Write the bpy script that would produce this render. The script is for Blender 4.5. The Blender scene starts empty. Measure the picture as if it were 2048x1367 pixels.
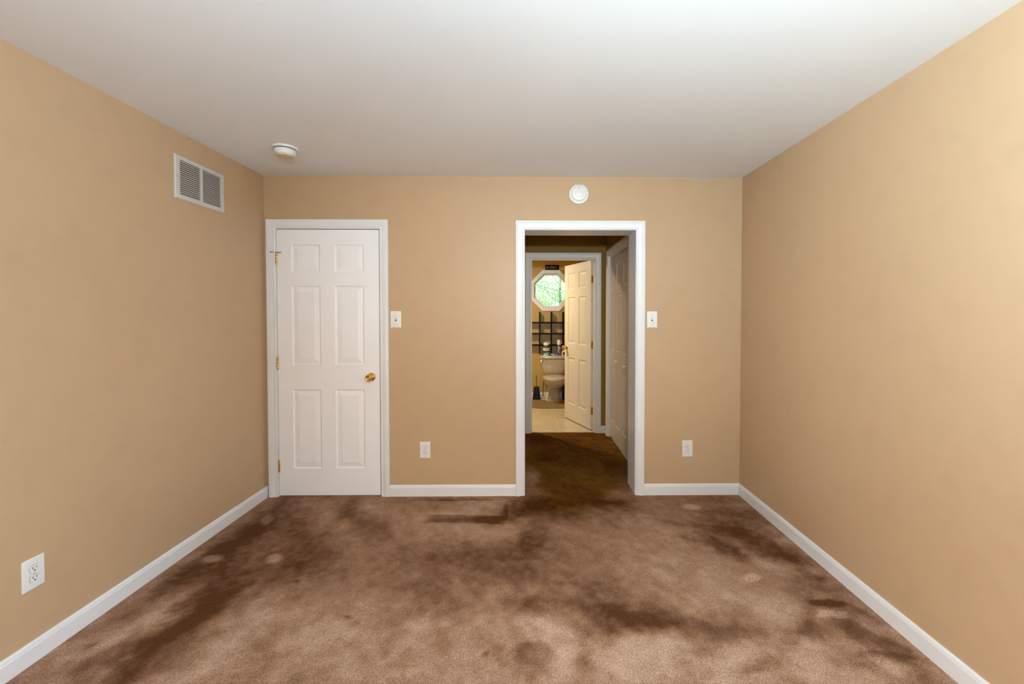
import bpy, bmesh, math, random
import numpy as np
from mathutils import Matrix, Vector

PI = math.pi
scene = bpy.context.scene
COL = scene.collection

# lamp powers in watts and the pile colours (dark, middle, light)
P_WEST, P_EAST, P_BOUNCE, P_DIRECT, P_BULB = 142.0, 140.0, 182.0, 125.0, 42.0
CARPET = ((0.098, 0.038, 0.015), (0.325, 0.180, 0.112), (0.57, 0.385, 0.285))

# ------------------------------------------------------------------ camera
cam_data = bpy.data.cameras.new('camera')
cam_data.sensor_fit = 'HORIZONTAL'
cam_data.sensor_width = 36.0
cam_data.lens = 870.81 / 2048 * 36.0
cam_data.shift_x = -41.04 / 2048
cam_data.shift_y = -38.64 / 2048
cam_data.clip_start = 0.02
cam = bpy.data.objects.new('camera', cam_data)
cam.location = (0, 0, 1.4005)
cam.rotation_euler = (math.radians(90 - 1.19), 0, math.radians(-0.707))
COL.objects.link(cam)
scene.camera = cam

# ------------------------------------------------------------------ light, sky, exposure
scene.view_settings.view_transform = 'Standard'
scene.view_settings.look = 'None'
scene.view_settings.exposure = 0.0
scene.view_settings.gamma = 1.0
scene.view_settings.use_curve_mapping = False

world = bpy.data.worlds.new('world')
scene.world = world
world.use_nodes = True
bg = world.node_tree.nodes['Background']
bg.inputs['Color'].default_value = (0.93, 0.97, 1.0, 1)
bg.inputs['Strength'].default_value = 3.4

def lamp(name, kind, loc, power, color, aim=None, **kw):
    ld = bpy.data.lights.new(name, kind)
    ld.energy = power
    ld.color = color
    for k, v in kw.items():
        setattr(ld, k, v)
    o = bpy.data.objects.new(name, ld)
    o.location = loc
    if aim is not None:
        d = Vector(aim) - Vector(loc)
        o.rotation_euler = d.to_track_quat('-Z', 'Y').to_euler()
    COL.objects.link(o)
    return o

# fill light from two added, unseen windows behind the photographer, one per side wall
lamp('west_added_daylight', 'AREA', (-2.13, -0.25, 1.47), P_WEST, (1.0, 0.97, 0.96), aim=(3, -0.25, 1.47),
     shape='RECTANGLE', size=1.2, size_y=1.1)
lamp('east_added_daylight', 'AREA', (1.79, -0.25, 1.47), P_EAST, (0.66, 0.80, 1.0), aim=(-3, -0.25, 1.47),
     shape='RECTANGLE', size=1.2, size_y=1.1)
# the photographer's flash, just above the camera: its head tipped at the ceiling, with some light straight ahead
lamp('flash_bounce', 'AREA', (0.30, -0.60, 1.66), P_BOUNCE, (0.54, 0.82, 1.0), aim=(0.60, -0.30, 2.6),
     shape='DISK', size=0.10)
lamp('flash_direct', 'SPOT', (0.0, -0.05, 1.66), P_DIRECT, (1.0, 0.93, 0.83), aim=(-0.05, 3.3, 1.05),
     spot_size=math.radians(84), spot_blend=1.0, shadow_soft_size=0.03)
# ceiling lamp of the bathroom, out of sight above its doorway
lamp('bathroom_bulb', 'AREA', (-0.50, 5.85, 2.33), P_BULB, (1.0, 0.835, 0.54), aim=(-0.50, 5.85, 0.0),
     shape='DISK', size=0.12)

# ------------------------------------------------------------------ helpers
class MB:
    """collects vertices and faces for ONE mesh"""
    def __init__(self):
        self.v = []; self.f = []; self.m = []
    def add(self, vs, fs, mat=0, M=None):
        b = len(self.v)
        for p in vs:
            p = Vector(p)
            if M is not None:
                p = M @ p
            self.v.append(tuple(p))
        for f in fs:
            self.f.append([b + i for i in f]); self.m.append(mat)
    def box(self, a, b, mat=0, M=None):
        x0, y0, z0 = a; x1, y1, z1 = b
        vs = [(x0,y0,z0),(x1,y0,z0),(x1,y1,z0),(x0,y1,z0),(x0,y0,z1),(x1,y0,z1),(x1,y1,z1),(x0,y1,z1)]
        self.add(vs, [(0,3,2,1),(4,5,6,7),(0,1,5,4),(1,2,6,5),(2,3,7,6),(3,0,4,7)], mat, M)
    def loft(self, loops, cap0=True, cap1=True, mat=0, M=None, closed=True):
        n = len(loops[0]); vs = [p for l in loops for p in l]; fs = []
        for k in range(len(loops) - 1):
            for i in range(n if closed else n - 1):
                j = (i + 1) % n
                fs.append((k*n+i, k*n+j, (k+1)*n+j, (k+1)*n+i))
        if cap0: fs.append(tuple(range(n))[::-1])
        if cap1: fs.append(tuple((len(loops)-1)*n + i for i in range(n)))
        self.add(vs, fs, mat, M)
    def lathe(self, prof, n=32, mat=0, M=None, cap0=True, cap1=True):
        self.loft([[(r*math.cos(2*PI*i/n), r*math.sin(2*PI*i/n), h) for i in range(n)] for r, h in prof],
                  cap0, cap1, mat, M)
    def tube(self, pts, r, n=8, mat=0, M=None):
        pts = [Vector(p) for p in pts]; loops = []
        rr = r if isinstance(r, (list, tuple)) else [r]*len(pts)
        for i, p in enumerate(pts):
            t = (pts[min(i+1, len(pts)-1)] - pts[max(i-1, 0)]).normalized()
            u = t.cross(Vector((0.31, 0.87, 0.38))).normalized(); w = t.cross(u)
            loops.append([p + (u*math.cos(2*PI*k/n) + w*math.sin(2*PI*k/n))*rr[i] for k in range(n)])
        self.loft(loops, True, True, mat, M)
    def build(self, name, mats, parent=None, bevel=0, smooth=None, seg=2, recalc=True):
        me = bpy.data.meshes.new(name)
        me.from_pydata(self.v, [], self.f)
        if not isinstance(mats, (list, tuple)): mats = [mats]
        for m in mats: me.materials.append(m)
        me.polygons.foreach_set('material_index', self.m)
        if recalc:
            bm = bmesh.new(); bm.from_mesh(me)
            bmesh.ops.recalc_face_normals(bm, faces=bm.faces)
            bm.to_mesh(me); bm.free()
        if smooth is not None:
            me.polygons.foreach_set('use_smooth', [True]*len(me.polygons))
            me.set_sharp_from_angle(angle=math.radians(smooth))
        me.update()
        o = bpy.data.objects.new(name, me)
        COL.objects.link(o)
        if parent is not None: o.parent = parent
        if bevel:
            b = o.modifiers.new('edge', 'BEVEL'); b.width = bevel; b.segments = seg
            b.limit_method = 'ANGLE'; b.angle_limit = math.radians(40)
        return o

def tag(o, label, cat, group=None, kind=None):
    o['label'] = label; o['category'] = cat
    if group: o['group'] = group
    if kind: o['kind'] = kind
    return o
def struct(o, label, cat):
    return tag(o, label, cat, kind='structure')
def thing(name, label, cat, loc=(0, 0, 0), rz=0.0, group=None, kind=None):
    o = bpy.data.objects.new(name, None); COL.objects.link(o)
    o.empty_display_size = 0.05
    o.location = loc; o.rotation_euler = (0, 0, rz)
    return tag(o, label, cat, group, kind)
def copy_tree(o, parent=None):
    c = o.copy(); COL.objects.link(c)
    if parent is not None: c.parent = parent
    for ch in list(o.children): copy_tree(ch, c)
    return c
def T(x, y, z): return Matrix.Translation((x, y, z))
def R(a, ax): return Matrix.Rotation(a, 4, ax)

# ------------------------------------------------------------------ materials
def new_mat(name):
    m = bpy.data.materials.new(name); m.use_nodes = True
    nt = m.node_tree; b = nt.nodes['Principled BSDF']
    return m, nt, b
def N(nt, t, **kw):
    n = nt.nodes.new(t)
    for k, v in kw.items(): setattr(n, k, v)
    return n
def noise(nt, scale, detail=2, rough=0.5, coord='Object', vec=None):
    n = N(nt, 'ShaderNodeTexNoise'); n.inputs['Scale'].default_value = scale
    n.inputs['Detail'].default_value = detail; n.inputs['Roughness'].default_value = rough
    if vec is None:
        tc = N(nt, 'ShaderNodeTexCoord'); vec = tc.outputs[coord]
    nt.links.new(vec, n.inputs['Vector'])
    return n
def ramp(nt, fac, stops):
    r = N(nt, 'ShaderNodeValToRGB'); el = r.color_ramp.elements
    while len(el) < len(stops): el.new(0.5)
    for e, (p, c) in zip(el, stops):
        e.position = p; e.color = (*c, 1) if len(c) == 3 else c
    nt.links.new(fac, r.inputs['Fac'])
    return r
def mix(nt, fac, a, b, mode='MIX'):
    n = N(nt, 'ShaderNodeMix', data_type='RGBA', blend_type=mode)
    for s, i in ((fac, 0), (a, 6), (b, 7)):
        if hasattr(s, 'links'): nt.links.new(s, n.inputs[i])
        elif i == 0: n.inputs[0].default_value = s
        else: n.inputs[i].default_value = (*s, 1)
    return n.outputs[2]
def bump(nt, b, height, strength, dist):
    bp = N(nt, 'ShaderNodeBump'); bp.inputs['Strength'].default_value = strength
    bp.inputs['Distance'].default_value = dist
    nt.links.new(height, bp.inputs['Height']); nt.links.new(bp.outputs[0], b.inputs['Normal'])
def plain(name, col, rough=0.5, metal=0.0, var=0.05, scale=30, bmp=0.0, spec=0.5, coat=0.0):
    m, nt, b = new_mat(name)
    n = noise(nt, scale, 3)
    lo = tuple(c*(1-var) for c in col); hi = tuple(min(1, c*(1+var)) for c in col)
    r = ramp(nt, n.outputs['Fac'], [(0.3, lo), (0.7, hi)])
    nt.links.new(r.outputs[0], b.inputs['Base Color'])
    b.inputs['Roughness'].default_value = rough; b.inputs['Metallic'].default_value = metal
    b.inputs['Specular IOR Level'].default_value = spec
    b.inputs['Coat Weight'].default_value = coat
    if bmp: bump(nt, b, n.outputs['Fac'], bmp, 0.002)
    return m

def wall_paint(name, col, smear=False, spec=0.35):
    m, nt, b = new_mat(name)
    tc = N(nt, 'ShaderNodeTexCoord')
    n1 = noise(nt, 0.9, 3, vec=tc.outputs['Object']); n2 = noise(nt, 260, 2, vec=tc.outputs['Object'])
    n3 = noise(nt, 9, 4, vec=tc.outputs['Object'])
    a = mix(nt, n1.outputs['Fac'], tuple(c*0.97 for c in col), tuple(c*1.03 for c in col))
    spots = ramp(nt, n3.outputs['Fac'], [(0.2, (0.95,)*3), (0.5, (1, 1, 1))])
    a = mix(nt, 1.0, a, spots.outputs[0], 'MULTIPLY')
    if smear:   # ceiling paint brushed over the top of the wall near the corner
        sp = N(nt, 'ShaderNodeSeparateXYZ'); nt.links.new(tc.outputs['Object'], sp.inputs[0])
        nw = noise(nt, 11, 3, vec=tc.outputs['Object'])
        def mth(op, x, y):
            q = N(nt, 'ShaderNodeMath', operation=op)
            for s, i in ((x, 0), (y, 1)):
                if hasattr(s, 'links'): nt.links.new(s, q.inputs[i])
                else: q.inputs[i].default_value = s
            return q.outputs[0]
        dx = mth('ABSOLUTE', mth('SUBTRACT', sp.outputs[0], 1.350), 0)
        ex = mth('MULTIPLY', mth('ADD', dx, mth('MULTIPLY', mth('SUBTRACT', nw.outputs['Fac'], 0.5), 0.10)), 0.55)
        edge = mth('ADD', sp.outputs[2], mth('MULTIPLY', mth('SUBTRACT', nw.outputs['Fac'], 0.5), -0.015))
        lim = mth('ADD', mth('MAXIMUM', mth('SUBTRACT', mth('MULTIPLY', ex, 2.2), 0.090), 0.0), 2.402)
        k = mth('MULTIPLY', mth('SUBTRACT', edge, lim), 70.0)
        cl = N(nt, 'ShaderNodeClamp'); nt.links.new(k, cl.inputs[0])
        a = mix(nt, cl.outputs[0], a, SMEAR)
    nt.links.new(a, b.inputs['Base Color'])
    b.inputs['Roughness'].default_value = 0.42
    b.inputs['Specular IOR Level'].default_value = spec
    bump(nt, b, n2.outputs['Fac'], 0.12, 0.0015)
    return m

CEIL = (0.80, 0.79, 0.78)
TAN = (0.512, 0.343, 0.200)
SMEAR = (0.455, 0.350, 0.255)
M_wall = wall_paint('tan_wall_paint', TAN)
M_wall_back = wall_paint('tan_wall_paint_with_smear', TAN, True)
M_bath = wall_paint('ochre_wall_paint', (0.48, 0.315, 0.085))
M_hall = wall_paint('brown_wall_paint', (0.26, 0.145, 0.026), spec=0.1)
M_ceil = plain('ceiling_paint', CEIL, 0.9, var=0.012, scale=3, bmp=0.1)
M_trim = plain('white_trim_paint', (0.775, 0.77, 0.78), 0.38, var=0.02, scale=5)
M_door = plain('white_door_paint', (0.90, 0.88, 0.895), 0.42, var=0.015, scale=4)
M_dimdoor = plain('dimmed_door_paint', (0.57, 0.515, 0.44), 0.4, var=0.02, scale=5)  # closet doors: passage dimness and warm bounce put into the colour
M_hallcasing = plain('warmed_trim_paint', (0.76, 0.69, 0.61), 0.4, var=0.02, scale=5)  # trim colour warmed to offset the bluish lamp light in the passage
M_bathdoor = plain('pale_cream_door_paint', (0.74, 0.69, 0.60), 0.42, var=0.015, scale=4)
M_plastic = plain('white_plastic', (0.78, 0.765, 0.74), 0.35, var=0.015)
M_aged = plain('yellowed_plastic', (0.62, 0.50, 0.32), 0.45, var=0.06)
M_slot = plain('dark_slot', (0.02, 0.017, 0.014), 0.8)
M_brass = plain('polished_brass', (0.78, 0.50, 0.14), 0.18, 1.0, var=0.08, scale=60)
M_bronze = plain('aged_brass', (0.30, 0.20, 0.09), 0.32, 1.0, var=0.2, scale=120)
M_chrome = plain('chrome', (0.75, 0.75, 0.75), 0.12, 1.0, var=0.02)
M_grille = plain('white_enamel', (0.58, 0.53, 0.475), 0.45, var=0.02)
M_duct = plain('dark_duct', (0.03, 0.022, 0.016), 0.9)
M_porcelain = plain('almond_porcelain', (0.47, 0.40, 0.31), 0.12, var=0.02, coat=0.5)
M_seat = plain('almond_seat_plastic', (0.52, 0.44, 0.33), 0.2, var=0.02, coat=0.3)
M_darkwood = plain('espresso_wood', (0.006, 0.0035, 0.003), 0.6, var=0.4, scale=25, spec=0.12)
M_black = plain('black_plastic', (0.009, 0.009, 0.014), 0.45, var=0.1, spec=0.2)
M_navy = plain('navy_plastic', (0.015, 0.018, 0.05), 0.35, var=0.1)
M_teal = plain('teal_print', (0.02, 0.16, 0.20), 0.35, var=0.5, scale=60)
M_dgreen = plain('dark_green_print', (0.012, 0.03, 0.028), 0.4, var=0.3, scale=60)
M_white = plain('white_print', (0.80, 0.78, 0.74), 0.4, var=0.03)
M_purple = plain('purple_print', (0.16, 0.06, 0.30), 0.3, var=0.35, scale=50)
M_blue = plain('blue_print', (0.03, 0.05, 0.14), 0.3, var=0.3, scale=50)
M_bluefilm = plain('teal_film', (0.02, 0.10, 0.19), 0.2, var=0.5, scale=40)
M_signblack = plain('black_sign_paint', (0.005, 0.004, 0.004), 0.7, spec=0.08)
M_chalk = plain('chalk_lettering', (0.62, 0.64, 0.52), 0.7)
M_bark = plain('bark', (0.20, 0.17, 0.13), 0.9, var=0.3, scale=12, bmp=0.5)

# bath mat
m, nt, b = new_mat('brown_bath_mat_pile')
n = noise(nt, 160, 3); n2 = noise(nt, 12, 3)
c = mix(nt, n2.outputs['Fac'], (0.26, 0.165, 0.060), (0.46, 0.32, 0.14))
c = mix(nt, n.outputs['Fac'], c, (0.17, 0.105, 0.04))
nt.links.new(c, b.inputs['Base Color']); b.inputs['Roughness'].default_value = 0.95
bump(nt, b, n.outputs['Fac'], 1.0, 0.01); M_mat = m

# bathroom floor tile
m, nt, b = new_mat('cream_floor_tile')
tc = N(nt, 'ShaderNodeTexCoord')
mp = N(nt, 'ShaderNodeMapping'); mp.inputs['Location'].default_value = (-0.382, -5.755, 0)
nt.links.new(tc.outputs['Object'], mp.inputs[0])
br = N(nt, 'ShaderNodeTexBrick'); br.offset = 0.0; br.squash = 1.0
for k, v in (('Scale', 1.0), ('Mortar Size', 0.004), ('Mortar Smooth', 0.3), ('Brick Width', 0.58), ('Row Height', 0.58)):
    br.inputs[k].default_value = v
nt.links.new(mp.outputs[0], br.inputs['Vector'])
st = N(nt, 'ShaderNodeMapping'); st.inputs['Scale'].default_value = (2.5, 14, 1)
nt.links.new(tc.outputs['Object'], st.inputs[0])
nn = noise(nt, 2.0, 5, 0.65, vec=st.outputs[0])
tile = ramp(nt, nn.outputs['Fac'], [(0.25, (0.40, 0.31, 0.20)), (0.55, (0.58, 0.48, 0.34)), (0.8, (0.66, 0.57, 0.44))])
c = mix(nt, br.outputs['Fac'], tile.outputs[0], (0.70, 0.62, 0.50))
nt.links.new(c, b.inputs['Base Color']); b.inputs['Roughness'].default_value = 0.3
M_tile = m

# carpet: brown cut pile; "nap" is how the pile lies, "soil" walkway grime plus painted-in dimness of the passage
m, nt, b = new_mat('brown_cut_pile_carpet')
tc = N(nt, 'ShaderNodeTexCoord')
at = N(nt, 'ShaderNodeAttribute', attribute_name='nap')
so = N(nt, 'ShaderNodeAttribute', attribute_name='soil_shade')
g1 = noise(nt, 220, 3, 0.6, vec=tc.outputs['Object'])
g2 = noise(nt, 70, 3, 0.6, vec=tc.outputs['Object'])
base = ramp(nt, at.outputs['Fac'], [(0.0, CARPET[0]), (0.5, CARPET[1]), (1.0, CARPET[2])])
soil_shade = mix(nt, so.outputs['Fac'], base.outputs[0], mix(nt, 1.0, base.outputs[0], (0.58, 0.45, 0.10), 'MULTIPLY'))
gr = ramp(nt, g1.outputs['Fac'], [(0.32, (0.34, 0.29, 0.26)), (0.48, (0.97, 0.97, 0.97)), (0.69, (1.52, 1.55, 1.58))])
gm = ramp(nt, g2.outputs['Fac'], [(0.30, (0.84, 0.83, 0.82)), (0.70, (1.14, 1.14, 1.14))])
c = mix(nt, 1.0, soil_shade, gr.outputs[0], 'MULTIPLY')
c = mix(nt, 1.0, c, gm.outputs[0], 'MULTIPLY')
nt.links.new(c, b.inputs['Base Color'])
b.inputs['Roughness'].default_value = 1.0; b.inputs['Specular IOR Level'].default_value = 0.05
bump(nt, b, g1.outputs['Fac'], 0.6, 0.006)
M_carpet = m

# window glass (thin pane)
m = bpy.data.materials.new('window_glass'); m.use_nodes = True; nt = m.node_tree
nt.nodes.remove(nt.nodes['Principled BSDF']); out = nt.nodes['Material Output']
tr = N(nt, 'ShaderNodeBsdfTransparent'); gl = N(nt, 'ShaderNodeBsdfGlossy'); gl.inputs['Roughness'].default_value = 0.02
tn = noise(nt, 3, 1); rr = ramp(nt, tn.outputs['Fac'], [(0, (0.96, 0.98, 0.97)), (1, (0.99, 1, 0.99))])
nt.links.new(rr.outputs[0], tr.inputs[0])
fr = N(nt, 'ShaderNodeFresnel'); ms = N(nt, 'ShaderNodeMixShader')
nt.links.new(fr.outputs[0], ms.inputs[0]); nt.links.new(tr.outputs[0], ms.inputs[1]); nt.links.new(gl.outputs[0], ms.inputs[2])
nt.links.new(ms.outputs[0], out.inputs[0]); M_glass = m

# leaves: a little light passes through them
m = bpy.data.materials.new('leaf_green'); m.use_nodes = True; nt = m.node_tree
nt.nodes.remove(nt.nodes['Principled BSDF']); out = nt.nodes['Material Output']
ln = noise(nt, 2.2, 3); lr = ramp(nt, ln.outputs['Fac'], [(0.3, (0.22, 0.48, 0.22)), (0.5, (0.40, 0.66, 0.36)), (0.75, (0.58, 0.76, 0.36))])
df = N(nt, 'ShaderNodeBsdfDiffuse'); tl = N(nt, 'ShaderNodeBsdfTranslucent'); ms = N(nt, 'ShaderNodeMixShader'); ms.inputs[0].default_value = 0.5
nt.links.new(lr.outputs[0], df.inputs[0]); nt.links.new(lr.outputs[0], tl.inputs[0])
nt.links.new(df.outputs[0], ms.inputs[1]); nt.links.new(tl.outputs[0], ms.inputs[2]); nt.links.new(ms.outputs[0], out.inputs[0])
M_leaf = m
m = plain('lawn_green', (0.12, 0.22, 0.06), 0.95, var=0.3, scale=4); M_lawn = m

# ------------------------------------------------------------------ the rooms
XL, XR, YB = -1.9902, 1.6457, 3.3316     # side walls and door wall of the bedroom
YR = -1.30                               # wall behind the photographer
H = 2.44
WT = 0.235                               # thickness of the door wall
HXL, HXR, YH = -0.06, 0.922, 5.08        # passage
YBF, BXL, BXR = 7.25, -1.30, 1.05        # bathroom
DOOR1 = (-1.9005, -1.1220, 2.0420)
OPEN = (-0.0180, 0.8320, 2.0376)
BATH = (0.0460, 0.7940, 2.0380)
CLOS = (3.73, 4.93, 2.045)

def wall_mesh(u0, u1, v0, v1, holes, t, frame):
    """wall panel in (u, v) with rectangular holes and thickness t; frame maps (u, depth, v) to the room"""
    mb = MB()
    us = sorted({u0, u1, *[h[0] for h in holes], *[h[1] for h in holes]})
    vs = sorted({v0, v1, *[h[2] for h in holes], *[h[3] for h in holes]})
    us = [u for u in us if u0 <= u <= u1]; vs = [v for v in vs if v0 <= v <= v1]
    def solid(i, j):
        if not (0 <= i < len(us)-1 and 0 <= j < len(vs)-1): return False
        cu = (us[i]+us[i+1])/2; cv = (vs[j]+vs[j+1])/2
        return not any(h[0] < cu < h[1] and h[2] < cv < h[3] for h in holes)
    for i in range(len(us)-1):
        for j in range(len(vs)-1):
            if not solid(i, j): continue
            a, b_, c, d = us[i], us[i+1], vs[j], vs[j+1]
            mb.add([frame(a,0,c), frame(b_,0,c), frame(b_,0,d), frame(a,0,d)], [(0,1,2,3)])
            mb.add([frame(a,t,c), frame(b_,t,c), frame(b_,t,d), frame(a,t,d)], [(3,2,1,0)])
            if not solid(i-1, j): mb.add([frame(a,0,c), frame(a,0,d), frame(a,t,d), frame(a,t,c)], [(0,1,2,3)])
            if not solid(i+1, j): mb.add([frame(b_,0,c), frame(b_,t,c), frame(b_,t,d), frame(b_,0,d)], [(0,1,2,3)])
            if not solid(i, j-1): mb.add([frame(a,0,c), frame(a,t,c), frame(b_,t,c), frame(b_,0,c)], [(0,1,2,3)])
            if not solid(i, j+1): mb.add([frame(a,0,d), frame(b_,0,d), frame(b_,t,d), frame(a,t,d)], [(0,1,2,3)])
    return mb

fy = lambda y: (lambda u, d, v: (u, y + d, v))       # wall facing -y, thickness towards +y
fxp = lambda x: (lambda u, d, v: (x + d, u, v))      # thickness towards +x
fxn = lambda x: (lambda u, d, v: (x - d, u, v))
J = 0.018                                            # jamb board thickness

w = wall_mesh(XL - 0.12, XR + 0.12, 0, H, [(DOOR1[0]-J, DOOR1[1]+J, -1, DOOR1[2]+J), (OPEN[0]-J, OPEN[1]+J, -1, OPEN[2]+J)], WT, fy(YB))
struct(w.build('wall_back', M_wall_back), 'tan painted wall with the white door and the open doorway', 'wall')
WIN_S = (-0.85, 0.35, 0.92, 2.02)  # opening for the windows added out of view to light the bedroom
w = wall_mesh(YR - 0.12, YB, 0, H, [WIN_S], 0.12, fxn(XL))
struct(w.build('wall_left', M_wall), 'plain tan wall carrying the white air grille', 'wall')
w = wall_mesh(YR - 0.12, YB, 0, H, [WIN_S], 0.12, fxp(XR))
struct(w.build('wall_right', M_wall), 'plain bare tan wall without any outlet or grille', 'wall')
w = wall_mesh(XL, XR, 0, H, [], 0.12, lambda u, d, v: (u, YR - d, v))
struct(w.build('wall_rear', M_wall), 'tan wall closing the bedroom behind the photographer', 'wall')

mb = MB(); mb.box((XL-0.2, YR-0.2, H), (XR+0.2, YBF+0.25, H+0.1))
struct(mb.build('ceiling', M_ceil), 'flat white painted ceiling with a smoke detector', 'ceiling')

# passage and its closet
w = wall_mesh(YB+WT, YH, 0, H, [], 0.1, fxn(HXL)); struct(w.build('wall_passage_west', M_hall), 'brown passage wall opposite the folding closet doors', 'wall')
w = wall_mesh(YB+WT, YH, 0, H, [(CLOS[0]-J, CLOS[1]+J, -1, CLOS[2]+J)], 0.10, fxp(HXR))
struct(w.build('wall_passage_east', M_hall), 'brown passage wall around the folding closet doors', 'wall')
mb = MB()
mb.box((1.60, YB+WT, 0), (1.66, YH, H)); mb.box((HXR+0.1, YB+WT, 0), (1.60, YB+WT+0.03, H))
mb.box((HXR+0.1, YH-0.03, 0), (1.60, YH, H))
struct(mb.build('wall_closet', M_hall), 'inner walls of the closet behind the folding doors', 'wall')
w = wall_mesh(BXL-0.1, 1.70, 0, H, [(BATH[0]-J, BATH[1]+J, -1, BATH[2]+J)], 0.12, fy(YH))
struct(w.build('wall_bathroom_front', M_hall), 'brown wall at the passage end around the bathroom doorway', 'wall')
# bathroom
w = wall_mesh(YH+0.12, YBF, 0, H, [], 0.1, fxn(BXL)); struct(w.build('wall_bathroom_west', M_bath), 'ochre bathroom wall beside the toilet brush', 'wall')
w = wall_mesh(YH+0.12, YBF, 0, H, [], 0.1, fxp(BXR)); struct(w.build('wall_bathroom_east', M_bath), 'ochre bathroom wall behind the open door', 'wall')
WC = (0.3966, 1.783)                               # centre of the octagonal window
RO = 0.283                                         # half-width of the hole
def octa(r, y, c=WC):
    q = r * math.tan(PI/8)
    return [(c[0]+a, y, c[1]+b_) for a, b_ in ((q,-r),(r,-q),(r,q),(q,r),(-q,r),(-r,q),(-r,-q),(-q,-r))]
w = wall_mesh(BXL, BXR, 0, H, [(WC[0]-RO, WC[0]+RO, WC[1]-RO, WC[1]+RO)], 0.16, fy(YBF))
q = RO * math.tan(PI/8)
for sx in (-1, 1):
    for sz in (-1, 1):
        tri = [(WC[0]+sx*RO, WC[1]+sz*RO), (WC[0]+sx*q, WC[1]+sz*RO), (WC[0]+sx*RO, WC[1]+sz*q)]
        w.loft([[(a, YBF, c_) for a, c_ in tri], [(a, YBF+0.16, c_) for a, c_ in tri]])
struct(w.build('wall_bathroom_back', M_bath, recalc=False), 'ochre bathroom wall around the octagonal window', 'wall')
mb = MB(); mb.box((BXL, 5.135, -0.06), (BXR, YBF, -0.002))
struct(mb.build('floor_bathroom', M_tile), 'cream tile floor of the bathroom', 'floor')

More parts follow.
